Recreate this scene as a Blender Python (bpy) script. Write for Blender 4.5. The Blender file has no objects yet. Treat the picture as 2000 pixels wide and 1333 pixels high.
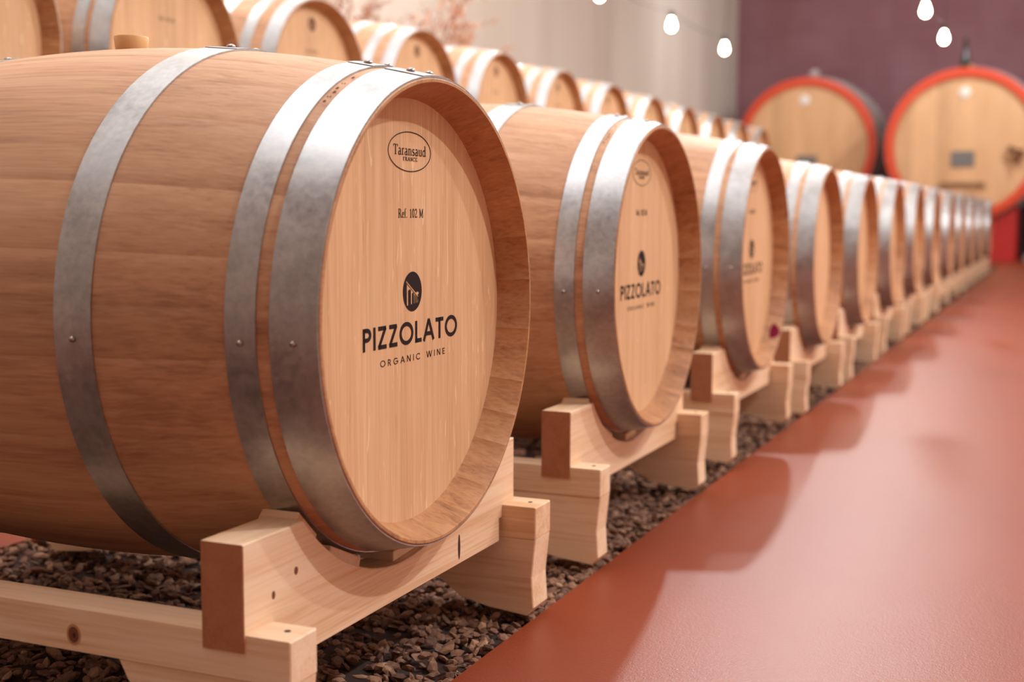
import bpy, math, random
from mathutils import Vector, Matrix
PI = math.pi
random.seed(7)
sc = bpy.context.scene
COL = sc.collection

# ------------------------------------------------------------------ camera, world, large lights, exposure
CAM = Vector((0.6874, -1.3816, 0.1173))
yaw, pitch, roll, FPX = 0.4072, 0.098, 0.0033, 2490.4
Fv = Vector((-math.sin(yaw)*math.cos(pitch), math.cos(yaw)*math.cos(pitch), -math.sin(pitch)))
Rv = Vector((math.cos(yaw), math.sin(yaw), 0.0))
Uv = Rv.cross(Fv)
R2 = Rv*math.cos(roll) + Uv*math.sin(roll)
U2 = -Rv*math.sin(roll) + Uv*math.cos(roll)
cd = bpy.data.cameras.new('camera')
cd.sensor_fit = 'HORIZONTAL'; cd.sensor_width = 36.0
cd.lens = FPX/2000*36.0
cd.clip_start = 0.05; cd.clip_end = 100
cd.dof.use_dof = True
cd.dof.focus_distance = 1.62
cd.dof.aperture_fstop = 3.4
cam = bpy.data.objects.new('camera', cd); COL.objects.link(cam)
M = Matrix.Identity(4)
for i in range(3):
    M[i][0] = R2[i]; M[i][1] = U2[i]; M[i][2] = -Fv[i]; M[i][3] = CAM[i]
cam.matrix_world = M
sc.camera = cam

w = bpy.data.worlds.new('world'); sc.world = w; w.use_nodes = True
w.node_tree.nodes['Background'].inputs[0].default_value = (1.0, 0.9, 0.8, 1)
w.node_tree.nodes['Background'].inputs[1].default_value = 0.02
sc.view_settings.view_transform = 'Standard'
sc.view_settings.look = 'None'
sc.view_settings.gamma = 1.0
sc.view_settings.use_curve_mapping = False
sc.view_settings.exposure = 0.0

FLOOR_Z = -0.475
CEIL_Z = 4.6
WALL_L, WALL_R, WALL_B, WALL_N = -4.45, 4.6, 20.0, -5.0
BULB_W = {'left': 85.0, 'mid': 110.0, 'aisle': 25.0}
FILL_W = 120.0
FILL_PANELS = [(2.6, -3.2, .05), (-3.2, -2.2, .10), (-3.0, 2.0, .20), (-3.3, 6.0, .48), (-.8, .1, .66), (-.8, 4.1, .42), (3.0, 2.6, .55)]  # unseen panels added as soft fill light
SPOT_W = 100.0
AISLE_DIR = (-.72, -.10, -.68)
HALL_DIR = (.03, -.84, -.54)
SPOTS = [(3.3, 1.05, 3.75, 1.0, AISLE_DIR), (3.3, 4.65, 3.75, 1.15, AISLE_DIR), (3.3, 8.3, 3.75, .7, AISLE_DIR), (3.3, 12.0, 3.75, .8, (-.72, .25, -.6)), (1.2, 14.4, 3.75, .85, (-.35, .6, -.6)), (-2.2, 15.0, 3.75, .42, (-.15, .7, -.6)),  # the spots at the far end are added to brighten the casks
         (-1.0, 6.7, 3.75, .95, HALL_DIR), (-1.0, 11.6, 3.75, .48, HALL_DIR)]


def area(name, loc, sx, sy, watts, col=(.96, .98, 1)):
    l = bpy.data.lights.new(name, 'AREA'); l.shape = 'RECTANGLE'; l.size = sx; l.size_y = sy
    l.energy = watts; l.color = col
    o = bpy.data.objects.new(name, l); COL.objects.link(o); o.location = loc
    return o


for (px_, py_, k) in FILL_PANELS:
    area('fill_light', (px_, py_, CEIL_Z-0.075), 1.8, 3.3, FILL_W*k)


for (sx_, sy_, sz_, k, SPOT_DIR) in SPOTS:
    SPOT_DIR = Vector(SPOT_DIR).normalized()
    l = bpy.data.lights.new('spot_light', 'AREA'); l.shape = 'DISK'; l.size = .11; l.energy = SPOT_W*k; l.color = (.96, .99, 1)
    o = bpy.data.objects.new('spot_light', l); COL.objects.link(o)
    o.location = Vector((sx_, sy_, sz_))+SPOT_DIR*.115
    o.rotation_euler = SPOT_DIR.to_track_quat('-Z', 'Y').to_euler()


# ------------------------------------------------------------------ material helpers
def lin(r, g, b):
    def f(c):
        c /= 255.0
        return c/12.92 if c <= .04045 else ((c+.055)/1.055)**2.4
    return (f(r), f(g), f(b), 1)


class NT:
    def __init__(s, name):
        s.m = bpy.data.materials.new(name); s.m.use_nodes = True
        s.t = s.m.node_tree; s.b = s.t.nodes['Principled BSDF']

    def n(s, typ, **kw):
        nd = s.t.nodes.new(typ)
        for k, v in kw.items():
            if k == 'ins':
                for a, b in v.items():
                    if isinstance(b, bpy.types.NodeSocket): s.t.links.new(b, nd.inputs[a])
                    else: nd.inputs[a].default_value = b
            else: setattr(nd, k, v)
        return nd

    def link(s, a, b): s.t.links.new(a, b)

    def math(s, op, a, b=0.0, c=0.0):
        nd = s.n('ShaderNodeMath', operation=op)
        for i, v in enumerate((a, b, c)):
            if isinstance(v, bpy.types.NodeSocket): s.link(v, nd.inputs[i])
            else: nd.inputs[i].default_value = v
        return nd.outputs[0]

    def mix(s, fac, a, b, mode='MIX'):
        nd = s.n('ShaderNodeMix', data_type='RGBA', blend_type=mode)
        for i, v in ((0, fac), (6, a), (7, b)):
            if isinstance(v, bpy.types.NodeSocket): s.link(v, nd.inputs[i])
            else: nd.inputs[i].default_value = v
        return nd.outputs[2]

    def ramp(s, fac, stops):
        nd = s.n('ShaderNodeValToRGB'); s.link(fac, nd.inputs[0])
        cr = nd.color_ramp
        cr.elements[0].position = stops[0][0]; cr.elements[0].color = stops[0][1]
        cr.elements[1].position = stops[-1][0]; cr.elements[1].color = stops[-1][1]
        for p_, c_ in stops[1:-1]:
            e = cr.elements.new(p_); e.color = c_
        return nd.outputs[0]

    def coords(s, scale, rnd=True):
        tc = s.n('ShaderNodeTexCoord')
        v = tc.outputs['Object']
        if rnd:
            oi = s.n('ShaderNodeObjectInfo')
            r = s.math('MULTIPLY', oi.outputs['Random'], 37.0)
            cx = s.n('ShaderNodeCombineXYZ', ins={0: r, 1: r, 2: r})
            va = s.n('ShaderNodeVectorMath', operation='ADD')
            s.link(v, va.inputs[0]); s.link(cx.outputs[0], va.inputs[1]); v = va.outputs[0]
        mp = s.n('ShaderNodeMapping'); mp.inputs['Scale'].default_value = scale
        s.link(v, mp.inputs[0])
        return mp.outputs[0]

    def noise(s, vec, scale, detail=4, rough=.55, dist=0.0):
        nd = s.n('ShaderNodeTexNoise', ins={'Scale': scale, 'Detail': detail, 'Roughness': rough, 'Distortion': dist})
        s.link(vec, nd.inputs['Vector'])
        return nd.outputs[0]

    def base(s, col, rough=.5, metal=0.0, spec=.5):
        for k, v in (('Base Color', col), ('Roughness', rough), ('Metallic', metal), ('Specular IOR Level', spec)):
            if isinstance(v, bpy.types.NodeSocket): s.link(v, s.b.inputs[k])
            else: s.b.inputs[k].default_value = v

    def bump(s, h, strength=.3, dist=.001):
        nd = s.n('ShaderNodeBump', ins={'Strength': strength, 'Distance': dist})
        s.link(h, nd.inputs['Height']); s.link(nd.outputs[0], s.b.inputs['Normal'])


def plain(name, col, rough=.5, metal=0.0, spec=.5):
    t = NT(name); t.base(col, rough, metal, spec); return t.m


def wood(name, grain, dark, mid, light, tone_attr=False, boards=None, rough=.55, fleck=0.0, contrast=1.0, spec=.35, board_amt=.3):
    """grain = axis of the fibres"""
    t = NT(name)
    ax = {'X': 0, 'Y': 1, 'Z': 2}[grain]
    sc1 = [46.0]*3; sc1[ax] = 2.2
    sc2 = [260.0]*3; sc2[ax] = 6.0
    sc3 = [7.0]*3; sc3[ax] = 1.6
    n1 = t.noise(t.coords(sc1), 1.0, 5, .6, .6)
    n2 = t.noise(t.coords(sc2), 1.0, 3, .6)
    n3 = t.noise(t.coords(sc3), 1.0, 3, .5, .4)
    f = t.math('ADD', t.math('MULTIPLY', n1, .40), t.math('ADD', t.math('MULTIPLY', n2, .30), t.math('MULTIPLY', n3, .30)))
    lo, hi = .5-.16/contrast, .5+.16/contrast
    col = t.ramp(f, [(lo, dark), (.5, mid), (hi, light)])
    if tone_attr:
        at = t.n('ShaderNodeAttribute', attribute_name='tone')
        oi = t.n('ShaderNodeObjectInfo')
        tt = t.math('FRACT', t.math('ADD', at.outputs['Fac'], oi.outputs['Random']))
        k = t.ramp(tt, [(0.0, (.90, .88, .86, 1)), (.5, (1, 1, 1, 1)), (1.0, (1.05, 1.03, 1.0, 1))])
        col = t.mix(1.0, col, k, 'MULTIPLY')
    if boards:
        tc = t.n('ShaderNodeTexCoord'); sp = t.n('ShaderNodeSeparateXYZ'); t.link(tc.outputs['Object'], sp.inputs[0])
        oi = t.n('ShaderNodeObjectInfo')
        yy = t.math('ADD', t.math('DIVIDE', sp.outputs[boards[0]], boards[1]), t.math('MULTIPLY', oi.outputs['Random'], 9.7))
        wn = t.n('ShaderNodeTexWhiteNoise', noise_dimensions='1D'); t.link(t.math('FLOOR', yy), wn.inputs['W'])
        k = t.ramp(wn.outputs['Value'], [(0.0, (1-board_amt*.7, 1-board_amt*.85, 1-board_amt, 1)), (1.0, (1.05, 1.03, 1.0, 1))])
        col = t.mix(1.0, col, k, 'MULTIPLY')
        fr = t.math('FRACT', yy)
        dd = t.math('MINIMUM', fr, t.math('SUBTRACT', 1.0, fr))
        ln = t.math('LESS_THAN', dd, .006)
        col = t.mix(t.math('MULTIPLY', ln, .35), col, (dark[0]*.5, dark[1]*.5, dark[2]*.5, 1))
    if fleck > 0:
        s4 = [75.0]*3; s4[ax] = 9.0
        n4 = t.noise(t.coords(s4), 1.0, 2, .4, 2.2)
        fk = t.ramp(n4, [(.66, (0, 0, 0, 1)), (.71, (1, 1, 1, 1))])
        col = t.mix(t.math('MULTIPLY', fk, fleck), col, (min(1, light[0]*1.3), min(1, light[1]*1.35), min(1, light[2]*1.45), 1))
    # short dark pores / checks
    s5 = [160.0]*3; s5[ax] = 10.0
    n5 = t.noise(t.coords(s5), 1.0, 1, .4, 1.0)
    pk = t.ramp(n5, [(.70, (0, 0, 0, 1)), (.78, (1, 1, 1, 1))])
    col = t.mix(t.math('MULTIPLY', pk, .35), col, dark)
    t.base(col, rough, 0, spec)
    t.bump(n2, .25, .0006)
    return t.m


OAK_D, OAK_M, OAK_L = lin(146, 100, 72), lin(200, 152, 116), lin(220, 176, 140)
mat_stave = wood('oak_staves', 'X', OAK_D, OAK_M, OAK_L, tone_attr=True, contrast=.8, rough=.55)
mat_chime = wood('oak_chime', 'X', lin(138, 88, 56), lin(184, 132, 90), lin(204, 156, 112), tone_attr=True, rough=.55)
mat_head = wood('oak_head', 'Z', lin(194, 146, 106), lin(218, 174, 132), lin(232, 192, 152), boards=(1, .083), fleck=.42, rough=.6, contrast=.95, board_amt=.12)
mat_cask_body = wood('cask_oak', 'Y', lin(120, 84, 58), lin(150, 110, 78), lin(170, 128, 94), rough=.5)
mat_cask_head = wood('cask_head_oak', 'Z', lin(212, 160, 112), lin(230, 184, 138), lin(238, 198, 156), boards=(0, .16), rough=.5, contrast=.7, board_amt=.22)
PD, PM, PL = lin(218, 170, 126), lin(238, 202, 166), lin(247, 220, 190)
pine = {a: wood('pine_'+a.lower(), a, PD, PM, PL, rough=.5, contrast=1.15) for a in 'XYZ'}
mat_end_shade = wood('pine_end_grain_shade', 'Y', lin(150, 92, 60), lin(176, 114, 78), lin(190, 130, 94), rough=.65, contrast=.7)  # end grain tone, darkened to carry the shade on these faces
mat_knot = plain('pine_knot', lin(120, 66, 36), .5)
mat_ring = plain('knot_halo', lin(196, 140, 100), .5)
mat_crack = plain('resin_crack', lin(48, 22, 16), .6)
mat_ink = plain('burnt_ink', lin(38, 22, 24), .7, 0, .2)
mat_ink_soft = plain('burnt_mark', lin(104, 66, 46), .7, 0, .2)
mat_silicone = NT('silicone_bung')
mat_silicone.base(lin(226, 180, 128), .45)
mat_silicone.b.inputs['Subsurface Weight'].default_value = .2
mat_silicone.b.inputs['Subsurface Radius'].default_value = (.02, .01, .006)
mat_silicone = mat_silicone.m
mat_wine = plain('wine_stain', lin(112, 20, 46), .85, 0, .1)


def steel(name, c1, c2, r0, r1):
    t = NT(name)
    n1 = t.noise(t.coords((14, 14, 14)), 1.0, 4, .65, .3)
    n2 = t.noise(t.coords((120, 120, 120)), 1.0, 3, .6)
    n3 = t.noise(t.coords((600, 20, 20)), 1.0, 2, .5)
    f = t.math('ADD', t.math('MULTIPLY', n1, .55), t.math('MULTIPLY', n2, .45))
    col = t.ramp(f, [(.35, c1), (.62, c2)])
    rr = t.n('ShaderNodeMapRange', ins={0: f, 1: .35, 2: .65, 3: r0, 4: r1})
    t.base(col, rr.outputs[0], .92)
    t.b.inputs['Anisotropic'].default_value = 0.0
    t.bump(t.math('ADD', n2, t.math('MULTIPLY', n3, .4)), .10, .0006)
    return t.m


mat_hoop = steel('galvanised_hoop', lin(162, 163, 165), lin(194, 195, 195), .34, .48)
mat_edge = plain('hoop_edge', lin(190, 180, 175), .35, 1.0)
mat_rivet = plain('rivet_steel', lin(165, 155, 150), .3, 1.0)
mat_red = plain('red_paint', lin(222, 74, 38), .4)
mat_red_dark = plain('red_stand_paint', lin(186, 28, 22), .45)
mat_white = plain('white_enamel', lin(245, 240, 230), .3)
mat_plaque = plain('grey_plaque', lin(120, 116, 112), .5)
mat_brass = plain('aged_brass', lin(110, 66, 40), .4, .6)
mat_green = plain('dark_green_glass', lin(30, 44, 38), .2)
mat_glass = plain('clear_bubbler', lin(190, 178, 176), .15)
mat_black = plain('black_plastic', lin(22, 20, 22), .5)
mat_twig = plain('dry_twig', lin(150, 100, 76), .8)
mat_leaf = plain('dried_leaf', lin(206, 160, 134), .8)
mat_vase = plain('terracotta_vase', lin(150, 92, 66), .7)
mat_grey = plain('grey_plastic', lin(150, 145, 145), .5)


def emit(name, col, s):
    t = NT(name); t.base((0.8, .8, .8, 1), .3)
    t.b.inputs['Emission Color'].default_value = col; t.b.inputs['Emission Strength'].default_value = s
    return t.m


mat_bulb = emit('bulb_glow', (1, .86, .62, 1), 40.0)
mat_fill = emit('fill_diffuser', (1, .95, .9, 1), .6)  # faint glow for the added fill panels


# ------------------------------------------------------------------ mesh helpers
class MB:
    def __init__(s): s.v = []; s.f = []; s.m = []; s.tone = []

    def add(s, vs, fs, mi=0, tone=0.0):
        o = len(s.v); s.v += [tuple(a) for a in vs]
        for q in fs:
            s.f.append(tuple(i+o for i in q)); s.m.append(mi); s.tone.append(tone)

    def box(s, x0, x1, y0, y1, z0, z1, mi=0, b=0.0):
        if b <= 0:
            v = [(x, y, z) for x in (x0, x1) for y in (y0, y1) for z in (z0, z1)]
            s.add(v, [(0, 1, 3, 2), (4, 6, 7, 5), (0, 4, 5, 1), (2, 3, 7, 6), (0, 2, 6, 4), (1, 5, 7, 3)], mi)
        else:
            s.prism([(y0, z0), (y1, z0), (y1, z1), (y0, z1)], x0, x1, 'X', mi, b)

    def prism(s, poly, a0, a1, axis='X', mi=0, b=0.0):
        """extrude polygon along axis, chamfering its two end outlines by b"""
        n = len(poly)
        area_ = sum(poly[i][0]*poly[(i+1) % n][1]-poly[(i+1) % n][0]*poly[i][1] for i in range(n))
        if area_ < 0: poly = poly[::-1]

        def inset(d):
            out = []
            for i in range(n):
                p0, p1, p2 = Vector(poly[i-1]), Vector(poly[i]), Vector(poly[(i+1) % n])
                e1 = (p1-p0).normalized(); e2 = (p2-p1).normalized()
                n1 = Vector((-e1.y, e1.x)); n2 = Vector((-e2.y, e2.x))
                k = n1+n2; k = k/max(.3, k.dot(n1)) if k.length > 1e-6 else n1
                out.append(tuple(p1+k*d))
            return out

        def P(q, a):
            return {'X': (a, q[0], q[1]), 'Y': (q[0], a, q[1]), 'Z': (q[0], q[1], a)}[axis]
        if b > 0:
            ins = inset(b); rings = [(a0, ins), (a0+b, poly), (a1-b, poly), (a1, ins)]
        else: rings = [(a0, poly), (a1, poly)]
        vs = [P(q, a) for a, pl in rings for q in pl]
        fs = []
        for r in range(len(rings)-1):
            for i in range(n):
                j = (i+1) % n
                fs.append((r*n+i, r*n+j, (r+1)*n+j, (r+1)*n+i))
        fs.append(tuple(range(n))[::-1]); fs.append(tuple((len(rings)-1)*n+i for i in range(n)))
        if axis == 'Y': fs = [q[::-1] for q in fs]
        s.add(vs, fs, mi)

    def lathe(s, prof, axis='X', n=48, c=(0, 0, 0), mi=0, a0=0.0, a1=2*PI, cap=True, closed=False):
        """prof = [(along, radius)]"""
        full = abs(a1-a0-2*PI) < 1e-6
        m = n if full else n+1
        vs = []
        for (u, r) in prof:
            for i in range(m):
                a = a0+(a1-a0)*i/n
                p, q = r*math.sin(a), r*math.cos(a)
                if axis == 'X': vs.append((c[0]+u, c[1]+p, c[2]+q))
                elif axis == 'Y': vs.append((c[0]+p, c[1]+u, c[2]+q))
                else: vs.append((c[0]+p, c[1]+q, c[2]+u))
        fs = []
        L = len(prof); R = L if closed else L-1
        for k in range(R):
            k2 = (k+1) % L
            for i in range(n if full else n):
                j = (i+1) % m if full else i+1
                fs.append((k*m+i, k*m+j, k2*m+j, k2*m+i))
        if cap and full and not closed:
            fs.append(tuple(range(m))); fs.append(tuple((L-1)*m+i for i in range(m))[::-1])
        if closed and not full:
            fs.append(tuple(k*m for k in range(L))); fs.append(tuple(k*m+m-1 for k in range(L))[::-1])
        s.add(vs, fs, mi)

    def tube(s, pts, r, n=8, mi=0, r1=None):
        pts = [Vector(p) for p in pts]; vs = []; m = len(pts)
        for k, p in enumerate(pts):
            d = (pts[min(k+1, m-1)]-pts[max(k-1, 0)]).normalized()
            a = d.cross(Vector((0, 0, 1)))
            if a.length < .05: a = d.cross(Vector((1, 0, 0)))
            a.normalize(); b = d.cross(a)
            rr = r if r1 is None else r+(r1-r)*k/(m-1)
            for i in range(n):
                t = 2*PI*i/n; vs.append(p+a*rr*math.cos(t)+b*rr*math.sin(t))
        fs = [(k*n+i, k*n+(i+1) % n, (k+1)*n+(i+1) % n, (k+1)*n+i) for k in range(m-1) for i in range(n)]
        fs.append(tuple(range(n))[::-1]); fs.append(tuple((m-1)*n+i for i in range(n)))
        s.add(vs, fs, mi)

    def build(s, name, mats, parent=None, smooth=False, loc=None, fixn=True, angle=35):
        me = bpy.data.meshes.new(name)
        me.from_pydata(s.v, [], s.f)
        if not isinstance(mats, (list, tuple)): mats = [mats]
        for m in mats: me.materials.append(m)
        me.polygons.foreach_set('material_index', s.m)
        if any(s.tone):
            at = me.attributes.new('tone', 'FLOAT', 'FACE'); at.data.foreach_set('value', s.tone)
        if fixn:
            import bmesh
            bm = bmesh.new(); bm.from_mesh(me); bmesh.ops.recalc_face_normals(bm, faces=bm.faces); bm.to_mesh(me); bm.free()
        if smooth:
            me.polygons.foreach_set('use_smooth', [True]*len(me.polygons))
            try: me.set_sharp_from_angle(angle=math.radians(angle))
            except Exception: pass
        me.update()
        o = bpy.data.objects.new(name, me); COL.objects.link(o)
        if parent: o.parent = parent
        if loc: o.location = loc
        return o


def tag(o, label=None, cat=None, group=None, kind=None):
    if label: o['label'] = label
    if cat: o['category'] = cat
    if group: o['group'] = group
    if kind: o['kind'] = kind
    return o


def empty(name, loc, label=None, cat=None, group=None):
    o = bpy.data.objects.new(name, None); COL.objects.link(o); o.location = loc
    o.empty_display_size = .1
    return tag(o, label, cat, group)


def struct(name, mb, mat, **kw):
    return tag(mb.build(name, mat, **kw), kind='structure')


KIDS = {}


def children(o): return list(o.children)


def copy_tree(o, parent=None, loc=None, skip=()):
    c = o.copy(); COL.objects.link(c)
    if parent is not None: c.parent = parent
    if loc is not None: c.location = loc
    for ch in list(o.children):
        if not (skip and ch.name.startswith(skip)): copy_tree(ch, c)
    return c


# ------------------------------------------------------------------ the setting
def slab(name, x0, x1, y0, y1, z0, z1, mat):
    mb = MB(); mb.box(x0, x1, y0, y1, z0, z1); return struct(name, mb, mat)


t = NT('resin_floor')
nz = t.noise(t.coords((1.3, 1.3, 1.3), False), 1.0, 3, .5)
col = t.ramp(nz, [(.3, lin(128, 49, 18)), (.7, lin(138, 55, 21))])
n1 = t.noise(t.coords((1, 1, 1), False), 430.0, 2, .5)
n2 = t.noise(t.coords((1, 1, 1), False), 170.0, 2, .5)
t.base(col, .41, 0, .66)
t.bump(t.math('ADD', n1, t.math('MULTIPLY', n2, .8)), .40, .0010)
mat_floor = t.m

t = NT('cream_plaster')
nz = t.noise(t.coords((.8, 1.6, .12), False), 1.0, 3, .5)
t.base(t.ramp(nz, [(.35, lin(222, 210, 196)), (.65, lin(236, 226, 214))]), .8, 0, .2)
t.bump(t.noise(t.coords((30, 30, 30), False), 1.0, 4), .1, .002)
mat_cream = t.m

t = NT('maroon_wall')
br = t.n('ShaderNodeTexBrick', ins={'Scale': 1.0, 'Color1': lin(146, 98, 102), 'Color2': lin(158, 112, 118), 'Mortar': lin(132, 90, 96), 'Mortar Size': .01, 'Mortar Smooth': .3, 'Brick Width': 1.3, 'Row Height': .62})
mp = t.n('ShaderNodeMapping'); mp.inputs['Rotation'].default_value = (PI/2, 0, 0)
tc = t.n('ShaderNodeTexCoord'); t.link(tc.outputs['Object'], mp.inputs[0]); t.link(mp.outputs[0], br.inputs['Vector'])
nz = t.noise(t.coords((.9, .9, .9), False), 1.0, 4, .6)
t.base(t.mix(.5, br.outputs[0], t.ramp(nz, [(.35, lin(138, 92, 98)), (.65, lin(166, 124, 134))])), .75, 0, .3)
mat_maroon = t.m
mat_greige = plain('greige_plaster', lin(176, 156, 142), .8)
mat_wall_shade = plain('wall_shade', lin(40, 26, 34), .6)  # shade beside the casks painted as a dark colour
mat_ceil = plain('ceiling_white', lin(226, 216, 204), .9)

BED_X0, BED_X1, BED_Y1 = -1.03, -0.008, 15.2
# floor: slabs on either side of the sunken gravel bed and beyond it, one mesh
mb = MB()
mb.box(BED_X1, WALL_R, WALL_N, WALL_B, FLOOR_Z-.12, FLOOR_Z)
mb.box(WALL_L, BED_X0, WALL_N, WALL_B, FLOOR_Z-.12, FLOOR_Z)
mb.box(BED_X0, BED_X1, BED_Y1, WALL_B, FLOOR_Z-.12, FLOOR_Z)
mb.box(BED_X0, BED_X1, WALL_N, -2.2, FLOOR_Z-.12, FLOOR_Z)
mb.box(BED_X0, BED_X1, -2.2, BED_Y1, FLOOR_Z-.12, FLOOR_Z-.035)
struct('floor', mb, mat_floor)
slab('ceiling', WALL_L, WALL_R, WALL_N, WALL_B, CEIL_Z, CEIL_Z+.1, mat_ceil)
slab('wall_left', WALL_L-.12, WALL_L, WALL_N, WALL_B, FLOOR_Z-.12, CEIL_Z+.1, mat_cream)
slab('wall_right', WALL_R, WALL_R+.12, WALL_N, WALL_B, FLOOR_Z-.12, CEIL_Z+.1, mat_cream)
slab('wall_back', WALL_L-.12, WALL_R+.12, WALL_B, WALL_B+.12, FLOOR_Z-.12, CEIL_Z+.1, mat_maroon)
slab('wall_near', WALL_L-.12, WALL_R+.12, WALL_N-.12, WALL_N, FLOOR_Z-.12, CEIL_Z+.1, mat_greige)
slab('shade_strip_back', WALL_L, WALL_R, WALL_B-.02, WALL_B, FLOOR_Z, .55, mat_wall_shade)  # dark strip added for the shade low on the back wall

# unseen fill panels added at the ceiling (the area lights hang just under their diffusers)
first = None
for i, (px_, py_, k) in enumerate(FILL_PANELS):
    side = 'over the left wall side' if px_ < 0 else 'over the aisle'
    e = empty('fill_panel', (px_, py_, CEIL_Z), 'added white rectangular fill panel, unseen above the cellar', 'ceiling light', 'added fill panels')
    mb = MB(); mb.box(-.95, .95, -1.70, 1.70, -.06, 0); mb.build('frame', mat_white, e)
    mb = MB(); mb.box(-.91, .91, -1.66, 1.66, -.066, -.06); mb.build('diffuser', mat_fill, e)

for (sx_, sy_, sz_, k, SPOT_DIR) in SPOTS:
    SPOT_DIR = Vector(SPOT_DIR).normalized()
    e = empty('ceiling_spotlight', (sx_, sy_, sz_), 'black ceiling spotlight aimed down at the barrels and floor', 'spotlight', 'ceiling spotlights')  # also builds the unseen spots added for the casks
    q = SPOT_DIR.to_track_quat('-Z', 'Y').to_euler()
    mb = MB(); mb.lathe([(.10, .03), (.10, .055), (-.10, .07), (-.10, .064), (.06, .05)], 'Z', 24, cap=False)
    h_ = mb.build('housing', mat_black, e, smooth=True); h_.rotation_euler = q
    mb = MB(); mb.tube([(0, 0, .05), (0, 0, CEIL_Z-sz_)], .012, 8); mb.build('stem', mat_black, e)


# ------------------------------------------------------------------ lettering (strokes -> thin raised ink)
def arc(cx, cy, rx, ry, a0, a1, n=12):
    return [(cx+rx*math.cos(math.radians(a0+(a1-a0)*i/n)), cy+ry*math.sin(math.radians(a0+(a1-a0)*i/n))) for i in range(n+1)]


# glyph: (width, [ (points, weight multiplier) ... ]) in a cap height of 1
SANS = {
    'P': (.55, [([(.09, 0), (.09, 1)], 1), ([(.09, .91)]+arc(.28, .70, .20, .21, 90, -90)+[(.09, .49)], 1)]),
    'I': (.2, [([(.1, 0), (.1, 1)], 1)]),
    'Z': (.62, [([(.05, .91), (.55, .91)], 1), ([(.52, .93), (.08, .07)], 1), ([(.05, .09), (.58, .09)], 1)]),
    'O': (1.0, [(arc(.5, .5, .41, .43, 0, 360, 36), 1)]),
    'L': (.5, [([(.09, 1), (.09, 0)], 1), ([(.05, .09), (.47, .09)], 1)]),
    'A': (.82, [([(.05, 0), (.41, 1)], 1), ([(.77, 0), (.41, 1)], 1), ([(.2, .33), (.62, .33)], 1)]),
    'T': (.62, [([(.31, 0), (.31, 1)], 1), ([(.02, .91), (.60, .91)], 1)]),
    'R': (.6, [([(.09, 0), (.09, 1)], 1), ([(.09, .91)]+arc(.28, .70, .20, .21, 90, -90)+[(.09, .49)], 1), ([(.27, .49), (.55, 0)], 1)]),
    'G': (.95, [(arc(.48, .5, .40, .43, 45, 360, 30), 1), ([(.52, .47), (.90, .47)], 1)]),
    'N': (.78, [([(.1, 0), (.1, 1)], 1), ([(.1, 1), (.68, 0)], 1), ([(.68, 0), (.68, 1)], 1)]),
    'C': (.85, [(arc(.48, .5, .40, .43, 45, 315, 30), 1)]),
    'W': (1.15, [([(.04, 1), (.30, 0)], 1), ([(.30, 0), (.575, 1)], 1), ([(.575, 1), (.85, 0)], 1), ([(.85, 0), (1.11, 1)], 1)]),
    'E': (.52, [([(.09, 0), (.09, 1)], 1), ([(.09, .91), (.48, .91)], 1), ([(.09, .5), (.44, .5)], 1), ([(.09, .09), (.48, .09)], 1)]),
    ' ': (.45, []),
}
TH, TN = 1.0, .45   # thick and thin serif strokes
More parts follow.
